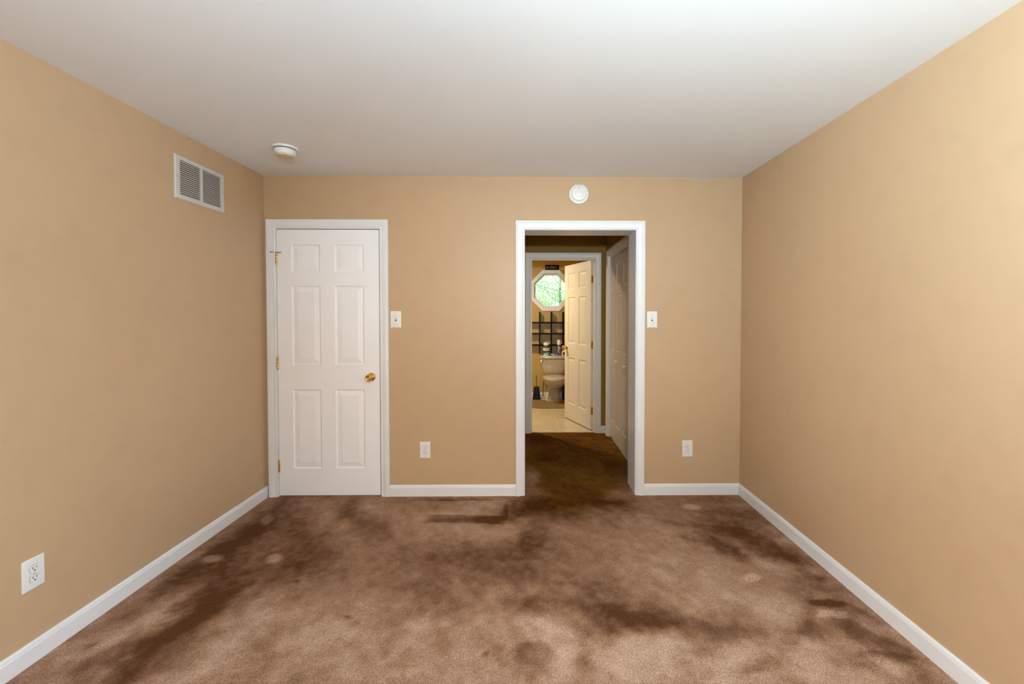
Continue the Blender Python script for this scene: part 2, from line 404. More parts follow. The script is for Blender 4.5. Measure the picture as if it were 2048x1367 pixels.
# dents, scuffs and swept patches of the pile: centre, two half-axes, lightness, grime and shade, crispness
NAP = [(-1.684,2.544,.045,.47,.238,-.228,-.26,0,1),(-1.557,2.031,.082,.278,.18,-.151,-.2,0,1),(-1.347,2.513,.124,.124,.181,-.248,-.2,0,1),(-1.525,1.751,.103,.077,.083,-.073,-.14,0,1),(1.359,2.738,.229,-.219,-.126,-.192,-.2,0,1),(1.427,1.88,.087,-.168,-.104,-.088,-.16,0,1),(.411,2.005,.386,-.055,-.023,-.088,-.16,0,1),(.018,2.888,.201,-.003,-.002,-.349,-.14,.1,1),(-.319,2.4,.612,-.008,.032,-.241,-.07,.05,1),(.271,2.441,.297,-.1,-.052,-.246,-.08,0,1),(.683,2.387,.301,-.104,-.073,-.189,.08,0,1),(-1.441,2.1,.043,.142,.027,-.025,.2,0,1),(-1.623,1.998,.032,.104,.028,-.023,.2,0,1),(-1.295,2.098,.059,.109,.032,-.032,.16,0,1),(-1.769,2.797,.003,.298,.083,-.082,-.42,0,1),(-1.761,2.617,.004,.278,.077,-.072,-.35,0,1),(-1.823,2.419,-.002,.208,.064,-.054,-.32,0,1),(-1.865,2.283,-.004,.132,.061,-.048,-.38,0,1),(-1.562,2.205,.022,.11,.098,-.087,-.48,0,1),(-1.559,2.065,.019,.091,.071,-.059,-.4,0,1),(-1.571,1.949,.038,.086,.066,-.055,-.42,0,1),(-1.594,1.831,.054,.07,.055,-.046,-.4,0,1),(-1.591,1.739,.05,.038,.071,-.06,-.35,0,1),(-1.548,1.666,.077,-.001,.03,-.033,-.3,0,1),(-1.324,2.32,.042,.089,.056,-.063,-.25,0,1),(-1.503,2.439,.056,.058,.034,-.042,-.25,0,1),(-1.614,3.018,.076,.102,.079,-.114,-.15,0,1),(-1.832,3.221,.112,.058,.043,-.068,-.2,0,1),(-1.797,2.483,.048,.019,.029,-.035,.62,0,2),(-1.451,2.484,.029,.029,.034,-.044,.66,0,2),(-1.769,2.947,.024,.034,.036,-.047,.3,0,2),(-1.55,2.425,.031,.033,.023,-.028,.2,0,1),(-1.702,2.206,.031,.127,.044,-.038,.3,0,1),(-1.721,1.935,.034,.092,.056,-.044,.3,0,1),(-1.744,2.033,.022,.09,.037,-.029,.22,0,1),(-1.798,1.848,.019,.056,.041,-.03,.2,0,1),(-1.822,1.868,.015,.014,.017,-.014,-.4,0,1),(-1.201,2.266,.01,.009,.009,-.012,-.6,0,2),(-1.172,2.009,.137,.101,.079,-.096,.12,0,1),(-1.214,1.826,.141,.063,.06,-.07,.12,0,1),(-1.306,1.698,.118,-.002,.037,-.048,.1,0,1),(-1.259,3.114,.072,-.045,.04,-.166,-.34,0,1),(-1.063,2.882,.131,-.095,.018,-.125,-.38,0,1),(-1.454,2.819,.118,-.064,.033,-.099,-.36,0,1),(-1.324,2.594,.172,-.051,.041,-.099,-.26,0,1),(-1.23,2.364,.06,-.001,.034,-.065,-.3,0,1),(-1.149,2.46,.16,-.046,.036,-.099,-.12,0,1),(-1.04,3.169,.146,-.002,.027,-.083,.1,0,1),(-.819,2.899,.21,-.039,.027,-.112,.14,0,1),(-1.406,3.092,.143,-.002,.057,-.127,.05,0,1),(-.448,3.112,.299,.02,.022,-.137,.27,0,3),(-.422,2.951,.268,-.013,.008,-.058,-.55,0,3),(-.431,3.255,.263,-.003,.003,-.022,-.28,0,2),(-.158,3.06,.025,-.01,-.004,-.131,-.38,0,2),(-.678,3.147,.062,.061,.017,-.047,-.3,0,1),(-.768,3.25,.15,-.002,.008,-.035,-.2,0,1),(-.24,2.778,.29,-.004,.007,-.084,.24,0,1),(-.034,3.074,.133,.05,.013,-.14,-.42,.3,1),(-.015,2.924,.047,-.001,.0,-.043,.4,0,1),(.036,2.705,.064,.102,.051,-.123,-.36,0,1),(-.029,2.577,.102,-.001,.001,-.067,-.2,0,1),(.202,3.136,.182,-.002,-.007,-.115,-.3,.6,1),(.412,3.372,.274,-.004,-.028,-.228,-.2,.8,1),(.571,3.164,.176,-.039,-.018,-.083,-.2,.3,1),(.259,2.957,.137,-.002,-.009,-.102,-.14,.3,1),(.66,3.146,.112,-.051,-.019,-.065,-.26,.2,1),(.784,3.204,.089,-.001,-.01,-.043,-.2,0,1),(-.229,2.515,.303,-.004,.01,-.117,-.22,.15,1),(-.402,2.317,.36,-.086,.016,-.187,-.15,0,1),(-.738,2.506,.218,-.066,.03,-.155,-.1,0,1),(-.626,2.165,.151,-.002,.031,-.11,-.13,0,1),(-.039,2.303,.161,-.002,.002,-.098,-.12,0,1),(-.146,2.03,.165,-.002,.006,-.083,.1,0,1),(.015,2.066,.101,.012,.003,-.061,-.32,.1,1),(.344,2.103,.148,-.022,-.02,-.089,-.3,0,1),(.483,1.955,.155,-.034,-.02,-.058,-.4,.1,1),(.329,1.888,.1,.022,-.003,-.065,-.36,0,1),(.203,1.901,.04,-.001,-.005,-.046,-.22,0,1),(.326,2.234,.152,-.024,-.012,-.059,-.12,0,1),(.09,1.921,.105,-.027,-.01,-.055,.4,0,1),(.027,1.767,.081,-.019,-.011,-.07,-.52,0,2.5),(-.019,1.687,.031,.006,.01,-.062,-.3,0,1),(.222,1.723,.023,-.012,-.024,-.057,-.34,0,1.5),(.069,1.662,.031,-.0,-.001,-.019,-.2,0,1),(.144,1.734,.043,-.01,-.019,-.085,.3,0,1),(.406,1.731,.177,-.022,-.035,-.117,.34,0,1),(-.048,1.67,.078,-.001,.001,-.043,.14,0,1),(-.829,1.994,.012,-.0,.004,-.01,-.7,0,3),(-.169,1.764,.013,.01,.007,-.014,-.42,0,2),(-.882,1.885,.131,-.002,.036,-.078,.14,0,1),(-.667,1.715,.179,-.002,.025,-.064,.14,0,1),(-.388,1.711,.159,-.002,.015,-.069,.1,0,1),(-.352,1.838,.107,-.001,.011,-.057,-.08,0,1),(1.196,3.118,.064,-.014,-.02,-.049,.5,0,2),(1.196,3.043,.071,-.033,-.014,-.031,-.2,0,1),(1.526,3.152,.05,-.012,-.017,-.033,.2,0,1.5),(1.446,3.221,.204,-.048,-.034,-.069,-.22,0,1),(1.491,2.978,.131,-.08,-.043,-.073,-.36,0,1),(1.271,2.791,.118,-.065,-.043,-.077,-.36,0,1),(1.417,2.693,.133,-.097,-.047,-.071,-.36,0,1),(1.16,2.579,.085,-.098,-.034,-.052,-.4,0,1),(1.209,2.491,.081,-.092,-.031,-.044,-.36,0,1),(1.464,2.467,.093,-.029,-.024,-.036,-.5,0,1.5),(1.542,2.415,.021,-.06,-.029,-.03,-.3,0,1),(1.452,2.558,.104,-.073,-.03,-.043,-.25,0,1),(.981,2.668,.054,-.035,-.009,-.017,-.42,0,1.5),(.945,2.904,.076,-.033,-.011,-.028,-.25,0,1),(1.142,2.678,.062,-.063,-.017,-.028,-.2,0,1),(1.582,2.631,.024,-.028,-.035,-.044,.36,0,1.5),(1.311,2.393,.062,-.061,-.031,-.041,.4,0,1),(1.264,2.544,.047,-.07,-.015,-.02,.24,0,1),(1.191,2.27,.048,-.001,-.02,-.039,.42,0,2),(1.552,2.261,.062,-.011,-.019,-.026,-.46,0,1.5),(1.542,2.189,.092,-.015,-.027,-.036,-.25,0,1),(1.454,2.062,.084,-.006,-.021,-.029,-.58,0,2.5),(1.312,1.977,.017,-.02,-.077,-.078,-.26,0,1),(1.422,1.986,.064,-.006,-.016,-.022,.6,0,3),(1.241,1.888,.098,-.001,-.026,-.039,-.36,0,1),(1.459,1.923,.032,-.041,-.028,-.026,-.4,0,1),(1.536,1.828,.042,-.054,-.037,-.031,-.42,0,1),(1.478,1.738,.085,-.012,-.014,-.015,-.42,0,1.5),(1.123,1.816,.03,-.0,-.021,-.034,-.3,0,1),(1.584,2.025,.041,-.06,-.024,-.022,-.3,0,1),(1.46,1.683,.054,-.012,-.023,-.024,.36,0,1.5),(1.555,1.699,.004,-.064,-.03,-.019,-.25,0,1),(1.54,1.638,.024,-.047,-.028,-.02,-.2,0,1),(.947,1.88,.11,.018,-.018,-.045,-.32,0,1),(.761,1.938,.09,-.013,-.017,-.038,-.26,0,1),(.524,1.98,.13,-.029,-.019,-.053,-.3,0,1),(.916,1.709,.076,.007,-.015,-.032,-.4,0,1),(.726,1.793,.045,-.012,-.017,-.032,-.3,0,1),(.843,1.647,.116,-.001,-.009,-.019,.2,0,1),(.577,1.803,.089,-.023,-.024,-.054,.35,0,1),(1.245,1.809,.106,-.031,-.049,-.06,.28,0,1),(.941,2.087,.206,-.032,-.044,-.088,.2,0,1),(.902,2.763,.181,-.036,-.061,-.166,.14,0,1),(.981,2.432,.171,-.063,-.064,-.128,.14,0,1),(1.203,2.03,.119,-.038,-.049,-.069,.14,0,1),(.843,1.773,.083,-.001,-.02,-.043,.25,0,1),(1.086,1.692,.119,-.002,-.037,-.059,.25,0,1),(1.258,1.654,.097,-.001,-.028,-.037,.22,0,1),(.546,4.939,.628,-.008,-.027,-.243,-.22,.8,1),(.682,4.347,.408,-.252,-.079,-.371,-.14,.6,1),(.161,3.928,.227,-.003,-.016,-.385,-.05,.4,1),(.449,4.056,.423,-.006,-.06,-.548,-.08,1.0,1),(.402,4.601,.426,-.006,-.037,-.422,-.1,.9,1),(.443,3.627,.252,-.003,-.027,-.219,-.1,.8,1),(.032,3.722,.078,-.001,-.001,-.161,.34,-.6,1),(.147,3.577,.108,-.001,-.002,-.043,.1,0,1),(.018,4.356,.081,-.001,-.001,-.126,.2,0,1),(.794,3.795,.079,-.1,-.039,-.113,-.22,0,1),(.124,4.203,.104,-.057,-.011,-.13,-.16,0,1),(.801,4.052,.091,-.123,-.033,-.103,-.1,0,1),(.686,3.368,.078,-.001,-.019,-.095,.16,0,1),(.061,3.376,.063,-.001,-.001,-.057,.2,0,1),(.116,4.885,.169,-.002,-.002,-.099,-.2,0,1)]
# ---- carpet: a fine grid that carries the lie of the pile
rng = np.random.RandomState(7)
def vnoise(x, y, seed):
    r_ = np.random.RandomState(seed); lat = r_.rand(257, 257)
    xi = np.floor(x).astype(int); yi = np.floor(y).astype(int)
    fx = x - xi; fy_ = y - yi; fx = fx*fx*(3-2*fx); fy_ = fy_*fy_*(3-2*fy_)
    g = lambda a, b_: lat[a % 257, b_ % 257]
    return (g(xi,yi)*(1-fx)*(1-fy_) + g(xi+1,yi)*fx*(1-fy_) + g(xi,yi+1)*(1-fx)*fy_ + g(xi+1,yi+1)*fx*fy_) * 2 - 1
def fbm(x, y, s, seed, octv=4, gain=0.55):
    o = 0; a = 1; t = 0
    for k in range(octv):
        o = o + a*vnoise(x*s + 31.7*k, y*s + 17.3*k, seed+k); t += a; a *= gain; s *= 2.03
    return o / t
gx = np.arange(XL - 0.01, XR + 0.024, 0.014)
gy = np.concatenate([np.arange(YR - 0.01, 1.35, 0.12), np.arange(1.35, 5.14, 0.012)])
X, Y = np.meshgrid(gx, gy)
wx = X + 0.06*fbm(X, Y, 5.0, 11) + 0.034*fbm(X, Y, 20.0, 21)
wy = Y + 0.06*fbm(X, Y, 5.0, 31) + 0.034*fbm(X, Y, 20.0, 41)
nap = np.full_like(X, 0.50); soil_shade = np.zeros_like(X); dents = np.zeros_like(X)
for cx, cy, ax, ay, bx, by, amp, sl, sh in NAP:
    det = ax*by - ay*bx
    s_ = 0.22 if sh >= 2 else 1.0                    # crisp furniture dents follow the pile less loosely
    dx = X + (wx - X)*s_ - cx; dy = Y + (wy - Y)*s_ - cy
    u = (dx*by - dy*bx)/det; v = (dy*ax - dx*ay)/det
    d2 = u*u + v*v if sh < 3 else np.maximum(np.abs(u), np.abs(v))**2
    k = np.exp(-0.75*np.power(d2, 1.0 if sh < 2 else 1.6*sh))
    if sh >= 2: dents += amp*k
    else: nap += amp*k
    soil_shade += sl*k
nap += 0.08*fbm(X, Y, 2.2, 61) + 0.16*fbm(X, Y, 6.0, 71, 4, 0.75)
cs, sn = math.cos(0.5), math.sin(0.5)                 # faint drag marks of the vacuum
nap += 0.20*fbm((X*cs+Y*sn)*2.2, Y*cs-X*sn, 9.0, 91, 4, 0.8)
nap = 0.5 + (nap - 0.5)*(1 + 0.5*fbm(X, Y, 30.0, 81, 2))
nap += 0.06*np.clip((2.6 - Y)/1.2, -0.5, 1)
nap += 0.30*fbm(X, Y, 8.0, 101, 4, 0.7)*np.clip((2.45 - Y)/0.5, 0, 1)      # trampled most where one stands
nap += 0.10*fbm(X, Y, 22.0, 111, 3, 0.7)
nap = 0.5 + 0.56*np.tanh((nap - 0.5)*1.9)          # the pile lies flat one way or the other
nap = np.clip(nap + 0.75*dents, 0, 1); soil_shade = np.clip(soil_shade, 0, 1)
ny, nx = X.shape
Zc = 0.0*X
edge = gy > 5.115
Zc[edge, :] = -0.012*((gy[edge]-5.115)/0.02)[:, None]
verts = np.stack([X.ravel(), Y.ravel(), Zc.ravel()], 1)
ii = (np.arange(ny-1)[:, None]*nx + np.arange(nx-1)[None, :]).ravel()
faces = np.stack([ii, ii+1, ii+nx+1, ii+nx], 1)
me = bpy.data.meshes.new('floor')
me.vertices.add(len(verts)); me.vertices.foreach_set('co', verts.astype(np.float32).ravel())
me.loops.add(faces.size); me.loops.foreach_set('vertex_index', faces.astype(np.int32).ravel())
me.polygons.add(len(faces)); me.polygons.foreach_set('loop_start', np.arange(0, faces.size, 4, dtype=np.int32))
me.update(calc_edges=True); me.validate()
for nm, arr in (('nap', nap), ('soil_shade', soil_shade)):
    a_ = me.attributes.new(nm, 'FLOAT', 'POINT'); a_.data.foreach_set('value', arr.ravel().astype(np.float32))
me.materials.append(M_carpet)
fl = bpy.data.objects.new('floor', me); COL.objects.link(fl)
struct(fl, 'worn brown carpet with dark scuffed patches and pale dents', 'floor')

# ---- mouldings
CASING = [(0.0, 0.0), (0.0, 0.009), (0.003, 0.0115), (0.008, 0.0125), (0.012, 0.0105), (0.016, 0.0105), (0.022, 0.0130),
          (0.040, 0.0165), (0.050, 0.0175), (0.054, 0.0160), (0.058, 0.0175), (0.061, 0.0175), (0.064, 0.0150), (0.064, 0.0)]
def casing(mb, u0, u1, zt, frame, wide=1.0, rev=0.005):
    """mitred door casing round u0..u1 up to zt; frame maps (u, height off wall, z)"""
    u0 -= rev; u1 += rev; zt += rev
    loops = []
    for o, h in CASING:
        o *= wide
        loops.append([frame(u0-o, h, 0), frame(u0-o, h, zt+o), frame(u1+o, h, zt+o), frame(u1+o, h, 0)])
    mb.loft(loops, False, False, closed=False)
    n = len(CASING)
    for e in (0, 3):
        mb.add([l[e] for l in loops], [tuple(range(n))])
oy = lambda y: (lambda u, h, z: (u, y - h, z))       # sticks out towards -y
ox = lambda x: (lambda u, h, z: (x - h, u, z))       # sticks out towards -x
def jamb(mb, u0, u1, zt, d0, d1, frame, stop=None):
    def bx_(a, b_, c, d, e, f):
        p = [frame(a, c, e), frame(b_, d, f)]
        lo = tuple(min(p[0][i], p[1][i]) for i in range(3)); hi = tuple(max(p[0][i], p[1][i]) for i in range(3))
        mb.box(lo, hi)
    bx_(u0-J, u0, d0, d1, 0, zt+J); bx_(u1, u1+J, d0, d1, 0, zt+J); bx_(u0, u1, d0, d1, zt, zt+J)
    if stop:
        s0, s1 = stop
        bx_(u0, u0+0.011, s0, s1, 0, zt); bx_(u1-0.011, u1, s0, s1, 0, zt); bx_(u0+0.011, u1-0.011, s0, s1, zt-0.011, zt)

mb = MB(); casing(mb, DOOR1[0], DOOR1[1], DOOR1[2], oy(YB)); jamb(mb, *DOOR1, YB-0.001, YB+WT, lambda u, d, z: (u, d, z), (YB+0.037, YB+0.075))
struct(mb.build('trim_1', M_trim, smooth=30), 'white casing around the closed six panel door', 'door casing')
mb = MB(); casing(mb, OPEN[0], OPEN[1], OPEN[2], oy(YB)); jamb(mb, *OPEN, YB-0.001, YB+WT+0.001, lambda u, d, z: (u, d, z))
struct(mb.build('trim_2', M_trim, smooth=30), 'white casing and jamb of the open doorway to the passage', 'door casing')
mb = MB(); casing(mb, BATH[0], BATH[1], BATH[2], oy(YH)); jamb(mb, *BATH, YH-0.001, YH+0.121, lambda u, d, z: (u, d, z), (YH+0.04, YH+0.078))
struct(mb.build('trim_3', M_hallcasing, smooth=30), 'casing around the bathroom doorway at the passage end', 'door casing')
mb = MB(); casing(mb, CLOS[0], CLOS[1], CLOS[2], ox(HXR)); jamb(mb, *CLOS, HXR-0.001, HXR+0.101, lambda u, d, z: (d, u, z))
mb.box((HXR+0.02, CLOS[0], CLOS[2]-0.022), (HXR+0.05, CLOS[1], CLOS[2]))
struct(mb.build('trim_4', M_hallcasing, smooth=30), 'casing around the folding closet doors in the passage', 'door casing')

BASE = [(0.0, 0.0), (0.0125, 0.0), (0.0125, 0.066), (0.0105, 0.070), (0.0105, 0.073), (0.0075, 0.082), (0.004, 0.086), (0.0, 0.086)]
def baseboard(name, p0, p1, nrm, label):
    mb = MB(); nrm = Vector(nrm)
    mb.loft([[Vector(p) + nrm*o + Vector((0, 0, h)) for o, h in BASE] for p in (p0, p1)])
    return struct(mb.build(name, M_trim, smooth=25), label, 'baseboard')
baseboard('baseboard_left', (XL, YR, 0), (XL, YB, 0), (1, 0, 0), 'white baseboard below the wall with the air grille')
baseboard('baseboard_right', (XR, YR, 0), (XR, YB, 0), (-1, 0, 0), 'white baseboard below the long bare tan wall')
baseboard('baseboard_back', (DOOR1[1]+0.069, YB, 0), (OPEN[0]-0.069, YB, 0), (0, -1, 0), 'short white baseboard between the two doorways')
baseboard('baseboard_back_corner', (OPEN[1]+0.069, YB, 0), (XR, YB, 0), (0, -1, 0), 'short white baseboard between open doorway and room corner')
baseboard('baseboard_rear', (XL, YR, 0), (XR, YR, 0), (0, 1, 0), 'white baseboard below the wall behind the photographer')
baseboard('baseboard_passage', (BATH[1]+0.069, YH, 0), (HXR, YH, 0), (0, -1, 0), 'tiny white baseboard between bathroom casing and closet wall')
baseboard('baseboard_closet', (HXR, CLOS[1]+0.069, 0), (HXR, YH, 0), (-1, 0, 0), 'tiny white baseboard beside the folding closet doors')
baseboard('baseboard_bathroom', (BXL, YBF, 0), (BXR, YBF, 0), (0, -1, 0), 'white bathroom baseboard behind the toilet')

# ------------------------------------------------------------------ doors
RING = [(0.0, 0.0), (0.003, 0.0015), (0.007, 0.0070), (0.012, 0.0085), (0.015, 0.0080), (0.044, 0.0030), (0.047, 0.0022)]
def door_slab(w, h, t, panels, ring=1.0):
    """moulded panel door; local x 0..w, y 0 front .. t back, z 0..h"""
    mb = MB()
    xs = sorted({0, w, *[p[0] for p in panels], *[p[1] for p in panels]})
    zs = sorted({0, h, *[p[2] for p in panels], *[p[3] for p in panels]})
    for face in (0, 1):
        yy = (lambda d: d) if face == 0 else (lambda d: t - d)
        for i in range(len(xs)-1):
            for j in range(len(zs)-1):
                a, b_, c, d = xs[i], xs[i+1], zs[j], zs[j+1]
                cx, cz = (a+b_)/2, (c+d)/2
                if any(p[0] < cx < p[1] and p[2] < cz < p[3] for p in panels):
                    loops = []
                    for o, dp in RING:
                        o = min(o*ring, 0.42*min(b_-a, d-c))
                        loops.append([(a+o, yy(dp), c+o), (b_-o, yy(dp), c+o), (b_-o, yy(dp), d-o), (a+o, yy(dp), d-o)])
                    mb.loft(loops, False, True)
                else:
                    mb.add([(a, yy(0), c), (b_, yy(0), c), (b_, yy(0), d), (a, yy(0), d)], [(0, 1, 2, 3)])
    mb.add([(0,0,0),(w,0,0),(w,t,0),(0,t,0),(0,0,h),(w,0,h),(w,t,h),(0,t,h)], [(0,1,2,3),(7,6,5,4),(0,3,7,4),(1,5,6,2)])
    return mb
def weld(o, d=0.0002):
    bm = bmesh.new(); bm.from_mesh(o.data); bmesh.ops.remove_doubles(bm, verts=bm.verts, dist=d)
    bmesh.ops.recalc_face_normals(bm, faces=bm.faces); bm.to_mesh(o.data); bm.free()
    return o
ROWS = [(0.206, 0.814), (1.002, 1.604), (1.709, 1.916)]
def six(w):
    s = w/0.77
    cols = [(0.1085*s, 0.326*s), (0.4345*s, 0.655*s)]
    return [(a, b_, c, d) for a, b_ in cols for c, d in ROWS]
def knob_parts(parent, M, both=False):
    """brass door knob whose axis is local +z of M"""
    mb = MB()
    mb.lathe([(0.0, 0.020), (0.012, 0.020), (0.0115, 0.028), (0.016, 0.033), (0.024, 0.040), (0.0275, 0.050), (0.0265, 0.058),
              (0.022, 0.064), (0.019, 0.0655), (0.017, 0.064), (0.008, 0.0635), (0.0, 0.0635)], 32, M=M, cap0=False, cap1=False)
    k = mb.build('door_knob', M_brass, parent, smooth=35)
    mb = MB()
    mb.lathe([(0.0325, 0.0), (0.0325, 0.003), (0.030, 0.007), (0.022, 0.012), (0.013, 0.020), (0.0, 0.020)], 32, M=M, cap1=False)
    mb.build('rose', M_brass, k, smooth=35)
    return k
def hinge(parent, x, y, z, h=0.09, pin=True):
    mb = MB(); n = 5
    for k in range(n):
        a = z - h/2 + h*k/n; b_ = z - h/2 + h*(k+1)/n
        mb.lathe([(0.0, a+0.0003), (0.0064, a+0.0003), (0.0066, a+0.0006), (0.0066, b_-0.0006), (0.0064, b_-0.0003), (0.0, b_-0.0003)], 14, M=T(x, y, 0))
    mb.lathe([(0.0, z+h/2), (0.0045, z+h/2), (0.0045, z+h/2+0.004), (0.0, z+h/2+0.006)], 12, M=T(x, y, 0))
    return mb.build('hinge', M_brass, parent, smooth=40)

# door 1: closed, in the door wall
D1W = DOOR1[1]-DOOR1[0]-0.0085
d1 = weld(door_slab(D1W, 2.028, 0.035, six(D1W)).build('door_1', M_door))
d1.location = (DOOR1[0]+0.0035, YB+0.001, 0.008)
struct(d1, 'closed white six panel door with brass knob', 'door')
knob_parts(d1, T(-1.1905-d1.location.x, 0, 0.9165-0.008) @ R(PI/2, 'X'))
for z in (1.8135, 1.024, 0.235):
    hinge(d1, 0.0025, -0.0075, z-0.008)
mb = MB(); zt = 1.8135-0.008+0.050                       # hinge-pin door stop on the top hinge
mb.lathe([(0.0, zt), (0.0095, zt), (0.0095, zt+0.004), (0.0, zt+0.004)], 16, M=T(0.0025, -0.0075, 0))
mb.tube([(0.0025, -0.0085, zt+0.002), (-0.018, -0.022, zt+0.001), (-0.034, -0.024, zt)], 0.0028)
mb.tube([(0.0025, -0.0085, zt+0.002), (0.016, -0.021, zt-0.004), (0.034, -0.023, zt-0.001)], 0.0028)
ds = mb.build('door_stop', M_bronze, d1, smooth=40)
for sx, zz in ((-0.036, zt), (0.037, zt-0.001)):
    mb = MB(); mb.lathe([(0.0, -0.009), (0.0065, -0.009), (0.008, -0.004), (0.008, 0.004), (0.0055, 0.008), (0.0, 0.008)], 16, M=T(sx, -0.0175, zz) @ R(PI/2, 'X'))
    bm_ = mb.build('bumper', M_grille, ds, smooth=40); bm_['label'] = 'pale rubber bumper'

# door 2: bathroom door, standing open into the bathroom
d2 = weld(door_slab(0.70, 2.024, 0.033, six(0.70)).build('door_2', M_bathdoor))
d2.location = (0.5055, 5.8440, 0.010)
d2.rotation_euler = (0, 0, math.atan2(5.1911-5.8440, 0.7586-0.5055))
struct(d2, 'cream six panel bathroom door standing half open', 'door')
knob_parts(d2, T(0.060, 0, 0.940) @ R(PI/2, 'X'))
knob_parts(d2, T(0.060, 0.033, 0.940) @ R(-PI/2, 'X'))
for z in (1.811, 1.022, 0.233):
    hk = hinge(d2, 0.7025, 0.0365, z-0.010)
    mb = MB(); mb.box((0.6998, 0.004, z-0.010-0.044), (0.7016, 0.032, z-0.010+0.044))
    mb.build('hinge_leaf', M_brass, hk)

# door 3: two pairs of folding closet doors
d3 = thing('door_3', 'folding closet doors along the passage wall', 'closet door', (0, 0, 0), kind='structure')
LW = (CLOS[1]-CLOS[0]-0.008)/4
leafM = [(0.062, LW-0.062, a, b_) for a, b_ in ((0.190, 0.800), (0.985, 1.590), (1.690, 1.900))]
ys = [CLOS[1]-0.002-k*(LW+0.001) for k in range(5)]
fold = 0.006
xf = 0.943
offs = [0.0, -fold, 0.0, -fold, 0.0]
for k in range(4):
    lf = weld(door_slab(LW-0.001, 1.995, 0.030, leafM, 0.75).build('door_leaf', M_dimdoor, d3), 0.0002)
    p0 = Vector((xf+offs[k], ys[k], 0)); p1 = Vector((xf+offs[k+1], ys[k+1], 0))
    d = p1 - p0
    lf.location = (p0.x, p0.y, 0.020)
    lf.rotation_euler = (0, 0, math.atan2(d.y, d.x))
    if k in (1, 2):
        mb = MB(); mb.lathe([(0.0, 0.0), (0.007, 0.0), (0.006, 0.010), (0.013, 0.016), (0.0165, 0.022), (0.014, 0.028), (0.0, 0.0295)], 24,
                            M=T(LW*0.30 if k == 1 else LW*0.70, 0, 0.878) @ R(PI/2, 'X'))
        mb.build('knob', M_plastic, lf, smooth=40)

# ------------------------------------------------------------------ windows
wn = MB()
for (r0, y0), (r1, y1) in zip([(0.341, YBF), (0.341, YBF-0.016), (0.336, YBF-0.019), (0.290, YBF-0.017), (0.280, YBF-0.012), (0.278, YBF+0.055)],
                              [(0.341, YBF-0.016), (0.336, YBF-0.019), (0.290, YBF-0.017), (0.280, YBF-0.012), (0.278, YBF+0.055), (0.282, YBF+0.10)]):
    wn.loft([octa(r0, y0), octa(r1, y1)], False, False)
win1 = wn.build('window_1', M_trim, recalc=False)
struct(win1, 'octagonal window with white frame above the toilet', 'window')
mb = MB()
mb.loft([octa(0.279, YBF+0.035), octa(0.268, YBF+0.030), octa(0.258, YBF+0.034), octa(0.256, YBF+0.050), octa(0.256, YBF+0.075), octa(0.279, YBF+0.075)], False, False)
mb.build('sash', M_trim, win1)
mb = MB(); mb.loft([octa(0.2565, YBF+0.056), octa(0.2565, YBF+0.060)]); mb.build('pane', M_glass, win1)

def sash_window(name, win, frame, label):
    """white double window; frame maps (u, depth into the wall, z) to the room"""
    a, b_, c, d = win
    def bx_(mb, u0, u1, d0, d1, z0, z1):
        p, q_ = frame(u0, d0, z0), frame(u1, d1, z1)
        mb.box(tuple(map(min, p, q_)), tuple(map(max, p, q_)))
    mid = (a+b_)/2
    mb = MB()
    for u0, u1, z0, z1 in ((a, b_, d-0.05, d), (a, b_, c, c+0.05), (a, a+0.05, c+0.05, d-0.05), (b_-0.05, b_, c+0.05, d-0.05), (mid-0.03, mid+0.03, c+0.05, d-0.05)):
        bx_(mb, u0, u1, 0.03, 0.09, z0, z1)
    o = mb.build(name, M_trim, bevel=0.004); struct(o, label, 'window')
    for u0, u1 in ((a+0.05, mid-0.03), (mid+0.03, b_-0.05)):
        mb = MB(); bx_(mb, u0, u1, 0.058, 0.062, c+0.05, d-0.05); mb.build('pane', M_glass, o)
    mb = MB(); bx_(mb, a-0.06, b_+0.06, -0.045, 0.001, c-0.025, c); mb.build('sill', M_trim, o, bevel=0.004)
sash_window('added_window_2', WIN_S, lambda u, d, z: (XL-d, u, z), 'added unseen white framed window in the wall with the air grille')
sash_window('added_window_3', WIN_S, lambda u, d, z: (XR+d, u, z), 'added unseen white framed window in the long bare wall')

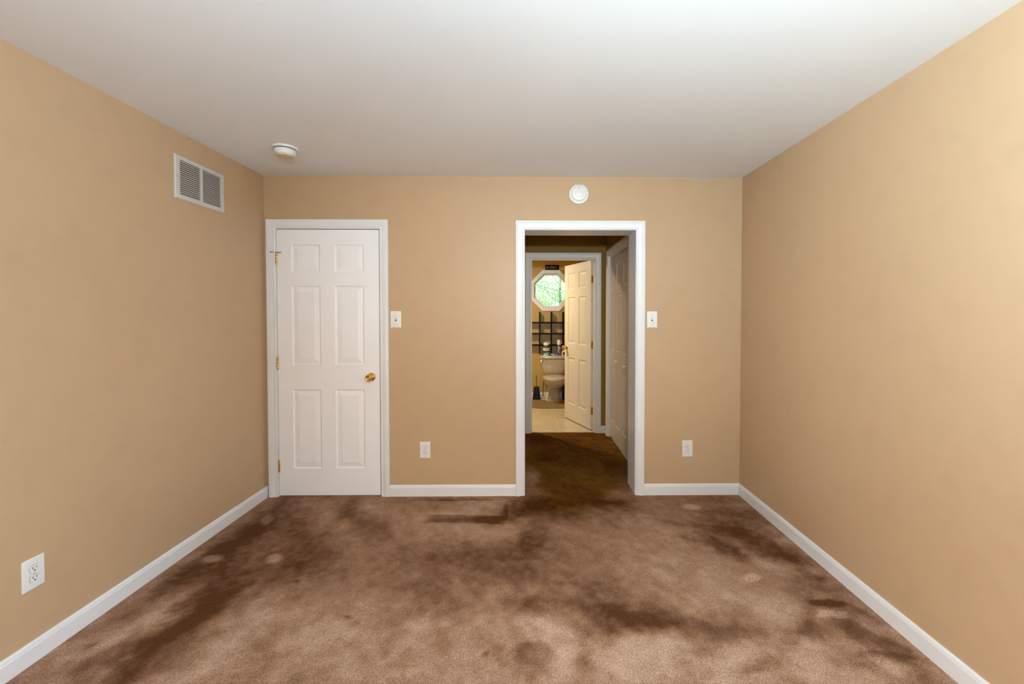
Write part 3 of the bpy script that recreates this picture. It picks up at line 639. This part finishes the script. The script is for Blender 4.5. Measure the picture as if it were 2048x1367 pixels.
# ------------------------------------------------------------------ fittings on the walls and ceiling
PW, PH, PT = 0.0795, 0.1255, 0.006
def plate(mb):
    def ring(i, y): return [(-PW/2+i, y, -PH/2+i), (PW/2-i, y, -PH/2+i), (PW/2-i, y, PH/2-i), (-PW/2+i, y, PH/2-i)]
    mb.loft([ring(0, 0), ring(0, -0.0025), ring(0.001, -0.004), ring(0.005, -PT+0.0005), ring(0.008, -PT)])
def screw(z, parent):
    mb = MB(); mb.lathe([(0.0034, 0.0), (0.0034, 0.0008), (0.0026, 0.0014), (0.0, 0.0014)], 14, M=T(0, -PT, z) @ R(PI/2, 'X'))
    mb.box((-0.0027, -PT-0.0016, z-0.0004), (0.0027, -PT-0.0013, z+0.0004), 1)
    mb.build('screw', [M_grille, M_slot], parent, smooth=40)
def make_outlet():
    t = thing('wall_outlet', '', 'outlet', group=None)
    mb = MB(); plate(mb); mb.build('cover_plate', M_plastic, t, smooth=20)
    for s in (1, -1):
        mb = MB(); zc = 0.0195*s
        prof = []
        for k in range(28):
            an = 2*PI*k/28; x = 0.0172*math.cos(an); z = 0.0172*math.sin(an)
            prof.append((x, max(-0.0138, min(0.0138, z))))
        mb.loft([[(x*1.06, -PT+0.0004, zc+z*1.06) for x, z in prof], [(x*1.06, -PT-0.0002, zc+z*1.06) for x, z in prof]], mat=1)
        mb.loft([[(x, -PT, zc+z) for x, z in prof], [(x, -PT-0.0018, zc+z) for x, z in prof], [(x*0.94, -PT-0.0024, zc+z*0.94) for x, z in prof]])
        yq = -PT-0.0028
        mb.box((-0.0078, yq, zc+0.000), (-0.0052, yq+0.001, zc+0.0085), 1)
        mb.box((0.0052, yq, zc+0.001), (0.0074, yq+0.001, zc+0.0075), 1)
        mb.lathe([(0.0, 0.0), (0.0029, 0.0), (0.0029, 0.0012), (0.0, 0.0012)], 14, 1, T(0, yq+0.0012, zc-0.0068) @ R(PI/2, 'X'))
        mb.build('receptacle', [M_plastic, M_slot], t, smooth=30)
    screw(0, t)
    return t
def make_switch():
    t = thing('light_switch', '', 'light switch')
    mb = MB(); plate(mb); mb.build('cover_plate', M_plastic, t, smooth=20)
    mb = MB()
    mb.box((-0.0055, -PT-0.0003, -0.0125), (0.0055, -PT+0.001, 0.0125), 1)
    mb.loft([[(-0.0044, -PT, -0.004), (0.0044, -PT, -0.004), (0.0044, -PT, 0.0105), (-0.0044, -PT, 0.0105)],
             [(-0.0034, -PT-0.0125, 0.0065), (0.0034, -PT-0.0125, 0.0065), (0.0034, -PT-0.0105, 0.0135), (-0.0034, -PT-0.0105, 0.0135)]])
    mb.build('toggle', [M_plastic, M_slot], t)
    screw(0.030, t); screw(-0.030, t)
    return t
o1 = make_outlet(); o1.location = (-0.7828, YB, 0.356)
o1['label'] = 'white outlet on the wall between the closed door and the doorway'
o1['group'] = 'wall outlets'
o2 = copy_tree(o1); o2.location = (1.2386, YB, 0.359); o2.rotation_euler = (0, math.radians(-1.5), 0)
o2['label'] = 'slightly crooked white outlet between open doorway and room corner'
o3 = copy_tree(o1); o3.location = (XL, 1.7562, 0.3568); o3.rotation_euler = (0, 0, PI/2)
o3['label'] = 'large white outlet low on the wall that carries the air grille'
s1 = make_switch(); s1.location = (-1.0006, YB, 1.356)
s1['label'] = 'white toggle switch beside the closed six panel door'; s1['group'] = 'light switches'
s2 = copy_tree(s1); s2.location = (0.9587, YB, 1.3552)
s2['label'] = 'white toggle switch beside the open doorway to the passage'

# return-air grille
GW, GH = 0.4003, 0.2490
gr_ = thing('air_return_grille', 'white louvred air return grille high on the tan wall', 'air vent', (XL, 2.6938, 2.1805), PI/2)
mb = MB()
def gring(u0, u1, v0, v1, y): return [(u0, y, v0), (u1, y, v0), (u1, y, v1), (u0, y, v1)]
su0, su1, sv0, sv1 = -0.167, 0.167, -0.101, 0.0995
mb.loft([gring(-GW/2, GW/2, -GH/2, GH/2, 0), gring(-GW/2, GW/2, -GH/2, GH/2, -0.004), gring(-GW/2+0.006, GW/2-0.006, -GH/2+0.006, GH/2-0.006, -0.009),
         gring(su0, su1, sv0, sv1, -0.009), gring(su0, su1, sv0, sv1, 0.0)], False, False)
mb.box((-0.0085, -0.009, sv0), (0.0085, -0.0005, sv1))
mb.build('frame', M_grille, gr_, smooth=20)
mb = MB(); mb.box((su0-0.003, -0.0012, sv0-0.003), (su1+0.003, -0.0004, sv1+0.003)); mb.build('duct_backing', M_duct, gr_)
mb = MB(); ns = 17; pit = (sv1-sv0)/ns
for k in range(ns):
    zc = sv0 + pit*(k+0.5)
    for u0, u1 in ((su0, -0.0085), (0.0085, su1)):
        y0, y1, z0, z1 = -0.0080, -0.0022, zc-0.0056, zc+0.0030
        mb.add([(u0, y0, z0), (u1, y0, z0), (u1, y1, z1), (u0, y1, z1), (u0, y0+0.0004, z0+0.0010), (u1, y0+0.0004, z0+0.0010), (u1, y1+0.0004, z1+0.0010), (u0, y1+0.0004, z1+0.0010)],
               [(0,1,2,3),(7,6,5,4),(0,4,5,1),(3,2,6,7),(0,3,7,4),(1,5,6,2)])
mb.build('louvres', M_grille, gr_)
for u in (-0.184, 0.184):
    mb = MB(); mb.lathe([(0.0035, 0.0), (0.0032, 0.0012), (0.0, 0.0016)], 14, M=T(u, -0.009, 0) @ R(PI/2, 'X'), cap1=False)
    mb.build('screw', M_bronze, gr_, smooth=40)

# smoke detector under the ceiling
sd = thing('smoke_detector', 'white smoke detector with yellowed cover under the ceiling', 'smoke detector', (-1.518, 2.772, H))
mb = MB(); mb.lathe([(0.074, 0.0), (0.074, -0.006), (0.071, -0.011), (0.060, -0.0125), (0.0, -0.0125)], 48, cap1=False)
mb.build('base_plate', M_plastic, sd, smooth=40)
mb = MB(); mb.lathe([(0.0606, -0.0125), (0.0606, -0.0165), (0.0, -0.0165)], 48, cap1=False); mb.build('vent_gap', M_slot, sd)
mb = MB(); mb.lathe([(0.0612, -0.0165), (0.0622, -0.021), (0.0600, -0.038), (0.0550, -0.047)], 48)
bd = mb.build('body', M_plastic, sd, smooth=50)
mb = MB(); o8 = lambda r, z: [(r*math.cos(PI/8+PI/4*k), r*math.sin(PI/8+PI/4*k), z) for k in range(8)]
mb.loft([o8(0.0555, -0.0455), o8(0.0540, -0.052), o8(0.0480, -0.057)]); cv = mb.build('cover', M_aged, sd); cv['label'] = 'yellowed octagonal cover'

# heat alarm on the wall above the doorway
ha = thing('heat_alarm', 'round white alarm on the wall above the open doorway', 'smoke alarm', (0.3918, YB, 2.3058))
MX = R(PI/2, 'X')
mb = MB(); mb.lathe([(0.0765, 0.0), (0.0765, 0.016), (0.073, 0.022), (0.064, 0.026), (0.060, 0.0265), (0.0, 0.0265)], 56, M=MX, cap1=False); mb.build('base_plate', M_plastic, ha, smooth=35)
mb = MB(); mb.lathe([(0.0590, 0.0265), (0.0575, 0.034), (0.050, 0.040), (0.030, 0.0425), (0.028, 0.045), (0.024, 0.0465), (0.0, 0.0470)], 56, M=MX, cap1=False)
mb.build('dome', M_plastic, ha, smooth=25)
for x_ in (-0.0125, 0, 0.0125):
    mb = MB(); mb.box((x_-0.0013, -0.0275, 0.0615), (x_+0.0013, -0.020, 0.071)); mb.build('vent_slot', M_slot, ha)
mb = MB()
mb.lathe([(0.0, 0.0), (0.0035, 0.0), (0.0035, 0.0015), (0.0, 0.0015)], 16, M=T(0.001, -0.0405, 0.0385) @ MX)
mb.build('indicator', M_slot, ha)

# ------------------------------------------------------------------ bathroom things
TX = 0.430
def sup(hw, y0, y1, z, n=40, e=2.3, cx=TX):
    cy = (y0+y1)/2; hl = (y1-y0)/2; o = []
    for k in range(n):
        a_ = 2*PI*k/n; ca, sa = math.cos(a_), math.sin(a_)
        o.append((cx + hw*math.copysign(abs(ca)**(2/e), ca), cy + hl*math.copysign(abs(sa)**(2/e), sa), z))
    return o
toilet = thing('toilet', 'almond toilet below the octagonal bathroom window', 'toilet', (TX, 6.9, 0))
TM = Matrix.Translation((-TX, -6.9, 0))
mb = MB(); mb.loft([sup(.099, 6.838, 7.14, 0.0, e=3.5), sup(.098, 6.836, 7.14, .03, e=3.5), sup(.091, 6.826, 7.13, .12, e=3.2), sup(.086, 6.812, 7.12, .195, e=3),
    sup(.092, 6.775, 7.11, .216, e=2.6), sup(.120, 6.705, 7.10, .236), sup(.147, 6.630, 7.10, .268), sup(.163, 6.575, 7.09, .312), sup(.176, 6.535, 7.08, .350), sup(.181, 6.520, 7.07, .378), sup(.178, 6.523, 7.07, .384)], M=TM)
mb.build('bowl', M_porcelain, toilet, smooth=60)
mb = MB(); mb.loft([sup(.180, 6.518, 7.0, .3855), sup(.186, 6.510, 7.005, .390), sup(.186, 6.510, 7.005, .399), sup(.181, 6.516, 7.0, .4035)], M=TM); mb.build('seat', M_seat, toilet, smooth=60)
mb = MB(); mb.loft([sup(.182, 6.516, 7.0, .4050), sup(.187, 6.510, 7.005, .409), sup(.186, 6.512, 7.005, .416), sup(.176, 6.525, 6.99, .4215), sup(.10, 6.62, 6.9, .4245)], M=TM); mb.build('seat_lid', M_seat, toilet, smooth=60)
def tank_ring(hw, y0, y1, z): return sup(hw, y0, y1, z, e=7)
mb = MB(); mb.loft([tank_ring(.135, 7.04, 7.225, .384), tank_ring(.150, 7.03, 7.228, .392), tank_ring(.182, 7.015, 7.232, .48), tank_ring(.204, 7.005, 7.235, .58), tank_ring(.213, 7.0, 7.235, .672)], M=TM)
mb.build('tank', M_porcelain, toilet, smooth=60)
mb = MB(); mb.loft([tank_ring(.213, 6.998, 7.236, .6735), tank_ring(.225, 6.986, 7.240, .678), tank_ring(.227, 6.984, 7.240, .710), tank_ring(.224, 6.988, 7.239, .718), tank_ring(.215, 6.998, 7.232, .722)], M=TM)
mb.build('tank_lid', M_porcelain, toilet, smooth=60)
mb = MB(); mb.lathe([(0.0, 0.0), (0.016, 0.0), (0.016, 0.006), (0.010, 0.012), (0.0, 0.012)], 20, M=TM @ T(.243, 7.004, .640) @ R(PI/2, 'X'))
mb.tube([TM @ Vector(p) for p in ((.243, 6.990, .640), (.228, 6.985, .636), (.212, 6.984, .618))], [0.007, 0.006, 0.0075])
fl_ = mb.build('flush_lever', M_chrome, toilet, smooth=50); fl_['label'] = 'chrome flush lever'

hose = thing('supply_hose', 'thin black hose hanging between toilet bowl and baseboard', 'hose', (0.262, 7.19, 0))
mb = MB(); mb.tube([(0.012, -0.01, .372), (0.014, -0.01, .30), (0.006, -0.01, .22), (0.004, -0.01, .15), (0.0, 0, .105)], 0.006); mb.build('tube', M_black, hose, smooth=50)
mb = MB(); mb.lathe([(0.0, 0.035), (0.008, 0.035), (0.011, 0.05), (0.010, 0.10), (0.0, 0.112)], 14); vv = mb.build('valve', M_bronze, hose, smooth=40)
mb = MB(); mb.tube([(0, 0, 0.05), (0, 0.0465, 0.05)], 0.006); mb.build('stub_pipe', M_chrome, vv, smooth=40)

tb = thing('toilet_brush', 'black toilet brush in tapered black holder beside the toilet', 'toilet brush', (0.153, 7.105, 0))
mb = MB()
def rsq(h, z): return sup(h, -h, h, z, 32, 4.0, 0.0)
mb.loft([rsq(.0625, 0.012), rsq(.064, 0.014), rsq(.060, .05), rsq(.050, .15), rsq(.044, .196), rsq(.040, .205), rsq(.012, .210)])
for sx in (-1, 1):
    for sy in (-1, 1): mb.box((sx*.052-.011, sy*.052-.008, 0), (sx*.052+.011, sy*.052+.008, .014))
for k in range(-2, 3):
    mb.tube([(k*.022, -.0645, .02), (k*.0155, -.0445, .19)], 0.0035)
mb.build('holder', M_black, tb, smooth=40)
mb = MB(); mb.tube([(0, 0, .20), (0, 0, .30), (0, 0, .388)], [0.0052, 0.0050, 0.0060], 10); mb.build('handle', M_black, tb, smooth=50)

bn = thing('waste_bin', 'dark navy bin on the floor behind the toilet bowl', 'bin', (0.665, 7.105, 0))
mb = MB(); mb.lathe([(0.0, 0.004), (0.004, 0.0), (0.088, 0.0), (0.092, 0.006), (0.110, 0.235), (0.114, 0.240), (0.112, 0.246), (0.106, 0.243), (0.090, 0.012), (0.0, 0.010)], 40, cap0=False, cap1=False)
tag(mb.build('waste_bin_tmp', M_navy, bn, smooth=40), '', '')
_b = bn.children[0]; _b.name = 'bucket'
for k_ in ('label', 'category'): del _b[k_]

# bath mat with a scoop for the pedestal
mt_out = []
def arc(cx, cy, r, a0, a1, n=14): return [(cx + r*math.cos(a0+(a1-a0)*k/n), cy + r*math.sin(a0+(a1-a0)*k/n)) for k in range(n+1)]
mt_out += arc(TX-.22, 6.63, .22, PI, 1.5*PI) + arc(TX+.22, 6.63, .22, 1.5*PI, 2*PI)
mt_out += [(TX+.44, 6.94), (TX+.42, 6.96), (TX+.14, 6.96)] + arc(TX, 6.91, .13, 0, -PI) + [(TX-.14, 6.96), (TX-.42, 6.96), (TX-.44, 6.94)]
mt_out = [(x, y - 0.012*math.cos((x-TX)/.3)) if y < 6.6 else (x, y) for x, y in mt_out]
mb = MB()
cxm, cym = TX, 6.7
def inset(s, z): return [(TX+(x-TX)*s, 6.72+(y-6.72)*s if y < 6.7 else y, z) for x, y in mt_out]
mb.loft([inset(1, -0.002), inset(1.004, 0.008), inset(0.985, 0.017)])
tag(mb.build('bath_mat', M_mat), 'brown contour bath mat on the tile in front of the toilet', 'bath mat')

# lattice shelf above the tank
sh = thing('lattice_shelf', 'dark wood lattice wall shelf below the octagonal window', 'shelf', (0.397, YBF, 0.72))
yd = -0.125
for xv in (0.2078, 0.3984, 0.5941):
    mb = MB(); mb.box((xv-.397-.010, yd, 0.022), (xv-.397+.010, 0, 0.711)); mb.build('upright_board', M_darkwood, sh, bevel=0.0015)
for zv in (1.2546, 1.0712, 0.8827):
    mb = MB(); mb.box((-0.42, yd+0.001, zv-.72-.009), (0.42, -0.0005, zv-.72+.009)); mb.build('shelf_board', M_darkwood, sh, bevel=0.0015)

# little black sign on the window frame
sg = thing('wall_sign', 'small black sign with pale lettering resting on the octagonal window', 'sign', (0.4140, 7.232, 2.1245))
mb = MB(); mb.box((-0.112, -0.008, 0.0), (0.112, 0.010, 0.082)); mb.build('board', M_signblack, sg, bevel=0.0015)
mb = MB()
S = lambda *pts: mb.tube([((x-1010)/1400*0.215, -0.0085, (890-y)/540*0.082) for x, y in pts], 0.0017, 6)
S((390, 500), (390, 740), (440, 700), (640, 690)); S((500, 520), (500, 650), (560, 660)); S((600, 510), (600, 650)); S((590, 530), (650, 540))
S((740, 530), (790, 620), (800, 750)); S((850, 530), (790, 640)); S((880, 760), (900, 560), (960, 490), (975, 560), (900, 630))
S((1010, 600), (1050, 540), (1110, 640), (1150, 770)); S((1050, 560), (1050, 760)); S((1130, 540), (1200, 640)); S((1250, 540), (1380, 545)); S((1210, 630), (1300, 760), (1250, 760))
S((1360, 640), (1420, 720), (1470, 520), (1520, 760)); S((1610, 420), (1610, 500))
lt = mb.build('lettering', M_chalk, sg); lt['label'] = 'pale scrolled lettering'

# things on the tank lid
ZL = 0.722
cn = thing('wipes_canister', 'white and teal canister with white cap on the toilet tank', 'canister', (0.311, 7.062, ZL))
mb = MB()
def band(z0, z1, mat, r=0.0525): mb.lathe([(r, z0), (r, z1)], 36, mat, cap0=False, cap1=False)
mb.lathe([(0.0, 0.0), (0.050, 0.0), (0.0525, 0.004), (0.0525, 0.016)], 36, 0, cap0=False, cap1=False)
band(0.016, 0.060, 1); band(0.060, 0.078, 2); band(0.078, 0.128, 0); band(0.128, 0.165, 2)
mb.lathe([(0.0525, 0.165), (0.050, 0.170), (0.0, 0.170)], 36, 2, cap0=False, cap1=False)
def on_can(r, a0, z0, a1, z1, mat, n=6, top=None):
    loops = []
    for k in range(n+1):
        a_ = -PI/2 + a0 + (a1-a0)*k/n
        loops.append([(r*math.cos(a_), r*math.sin(a_), z0), (r*math.cos(a_), r*math.sin(a_), z1)])
    mb.loft(loops, False, False, mat, closed=False)
on_can(0.0528, -0.75, 0.152, -0.55, 0.158, 0); on_can(0.0528, -0.45, 0.152, 0.25, 0.158, 0)
for k_, (aw, z0) in enumerate(((0.65, 0.121), (0.5, 0.112), (0.75, 0.100), (0.6, 0.090))): on_can(0.0529, -aw, z0, aw-0.1, z0+0.0035, 2)
on_can(0.0529, -0.9, 0.022, -0.2, 0.034, 0); on_can(0.0529, 0.0, 0.030, 0.8, 0.045, 0)
can = mb.build('body', [M_white, M_teal, M_dgreen], cn, smooth=40)
mb = MB(); mb.lathe([(0.047, 0.170), (0.047, 0.200), (0.044, 0.207), (0.0, 0.208)], 36, M=None, cap1=False); mb.build('cap', M_white, cn, smooth=40)

sp = thing('spray_can', 'purple spray can with pale cap on the toilet tank', 'spray can', (0.518, 7.078, ZL))
mb = MB()
mb.lathe([(0.0, 0.0), (0.031, 0.0), (0.033, 0.004), (0.033, 0.045)], 32, 0, cap0=False, cap1=False)
mb.lathe([(0.033, 0.045), (0.033, 0.085)], 32, 0, cap0=False, cap1=False)
mb.lathe([(0.033, 0.085), (0.033, 0.160), (0.030, 0.172), (0.024, 0.178), (0.0, 0.178)], 32, 1, cap0=False, cap1=False)
for a0, z0, a1, z1 in ((-0.7, 0.112, -0.45, 0.150), (-0.1, 0.130, 0.7, 0.142), (-0.15, 0.108, 0.75, 0.121), (-0.5, 0.094, 0.5, 0.100), (-0.7, 0.076, -0.1, 0.090), (-0.5, 0.060, 0.5, 0.064), (-0.4, 0.048, 0.45, 0.052)):
    on_can(0.0333, a0, z0, a1, z1, 2)
mb.build('body', [M_purple, M_blue, M_white], sp, smooth=40)
mb = MB(); mb.lathe([(0.0295, 0.174), (0.030, 0.182), (0.029, 0.238), (0.026, 0.252), (0.0, 0.254)], 32, cap1=False); mb.build('cap', M_white, sp, smooth=40)

wp = thing('wipes_packet', 'flat teal plastic packet lying on the tank between can and canister', 'packet', (0.425, 7.050, ZL))
mb = MB()
mb.loft([sup(.066, -.040, .040, 0.0, 28, 5, 0), sup(.074, -.047, .047, .008, 28, 4, 0), sup(.070, -.043, .043, .024, 28, 4, 0), sup(.045, -.028, .028, .032, 28, 3, 0)])
mb.build('film', M_bluefilm, wp, smooth=70)
for p0_, p1_ in (((-.040, -.0475, .018), (.012, -.030, .0275)), ((.034, -.050, .010), (.058, -.044, .021)), ((-.012, -.0485, .003), (.014, -.045, .010))):
    mb = MB(); mb.box(p0_, p1_); mb.build('sticker', M_white, wp, bevel=0.001)

bt = thing('round_bottle', 'small rounded white bottle on the tank beside the open door', 'bottle', (0.605, 7.075, ZL))
mb = MB(); mb.loft([sup(.036, -.022, .022, 0.0, 28, 3, 0), sup(.040, -.025, .025, .006, 28, 3, 0), sup(.041, -.026, .026, .045, 28, 2.6, 0), sup(.034, -.022, .022, .068, 28, 2.4, 0), sup(.018, -.014, .014, .082, 28, 2, 0), sup(.008, -.008, .008, .086, 28, 2, 0)])
mb.build('body', M_white, bt, smooth=60)
mb = MB(); mb.loft([[(.022*math.cos(a_)-.006, -.0265, .032+.026*math.sin(a_)) for a_ in [2*PI*k/24 for k in range(24)]], [(.022*math.cos(a_)-.006, -.0285, .032+.026*math.sin(a_)) for a_ in [2*PI*k/24 for k in range(24)]]])
mb.build('label', M_dgreen, bt)

# ceiling lamp of the bathroom
cl = thing('ceiling_lamp', 'round glass dome lamp under the bathroom ceiling', 'ceiling lamp', (-0.50, 5.85, H))
mb = MB(); mb.lathe([(0.0, 0.0), (0.15, 0.0), (0.15, -0.015), (0.14, -0.022), (0.0, -0.022)], 40, cap0=False, cap1=False); mb.build('canopy', M_brass, cl, smooth=40)
m, nt, b = new_mat('lit_glass'); b.inputs['Base Color'].default_value = (0.9, 0.85, 0.75, 1)
b.inputs['Emission Color'].default_value = (1.0, 0.82, 0.52, 1); b.inputs['Emission Strength'].default_value = 4.0
mb = MB(); mb.lathe([(0.135, -0.022), (0.130, -0.045), (0.105, -0.068), (0.06, -0.083), (0.0, -0.088)], 40, cap0=False, cap1=False); mb.build('glass_dome', m, cl, smooth=60)

# ------------------------------------------------------------------ outside the windows
mb = MB(); mb.box((-14, 7.6, -0.9), (14, 30, -0.6)); struct(mb.build('ground', M_lawn), 'green lawn outside the bathroom window', 'lawn')
random.seed(5)
def tree(x, y, h, r, nleaf, label, seed):
    rd = random.Random(seed)
    t = thing('tree', label, 'tree', (x, y, -0.6), group='trees outside')
    mb = MB(); mb.tube([(0, 0, 0), (0.03, 0.02, h*0.35), (-0.02, 0.03, h*0.6), (0.02, 0, h*0.85)], [0.05, 0.042, 0.034, 0.015], 10)
    for k in range(16):
        z = h*(0.30+0.55*k/16); an = rd.uniform(0, 2*PI); l = r*rd.uniform(0.5, 0.9)
        mb.tube([(0, 0, z), (l*0.5*math.cos(an), l*0.5*math.sin(an), z+0.15), (l*math.cos(an), l*math.sin(an), z+0.42)], [0.012, 0.008, 0.003], 6)
    mb.build('trunk', M_bark, t, smooth=60)
    mb = MB()
    clumps = []
    for k in range(64):
        while True:
            p = Vector((rd.uniform(-1, 1), rd.uniform(-1, 1), rd.uniform(-1, 1)))
            if p.length < 1: break
        clumps.append((Vector((p.x*r, p.y*r, h*0.56 + p.z*h*0.42)), rd.uniform(0.16, 0.42)))
    for k in range(nleaf):
        c_, cr = clumps[k % len(clumps)]
        p = c_ + Vector((rd.gauss(0, cr), rd.gauss(0, cr), rd.gauss(0, cr*0.8)))
        s = rd.uniform(0.013, 0.028)
        q = Matrix.Rotation(rd.uniform(0, 2*PI), 4, 'Z') @ Matrix.Rotation(rd.uniform(-1.2, 1.2), 4, 'X') @ Matrix.Rotation(rd.uniform(-0.6, 0.6), 4, 'Y')
        mb.add([(0, -s*1.2, 0), (s*0.6, 0, s*0.12), (0, s*1.2, 0), (-s*0.6, 0, s*0.12)], [(0, 1, 2), (0, 2, 3)], 0, T(*p) @ q)
    mb.build('crown', M_leaf, t, recalc=False)
    return t
tree(0.85, 11.0, 4.2, 1.5, 46000, 'bushy green tree seen through the octagonal window', 3)
tree(-0.9, 16.5, 5.2, 2.0, 24000, 'paler tree farther off behind the bushy one outside', 8)
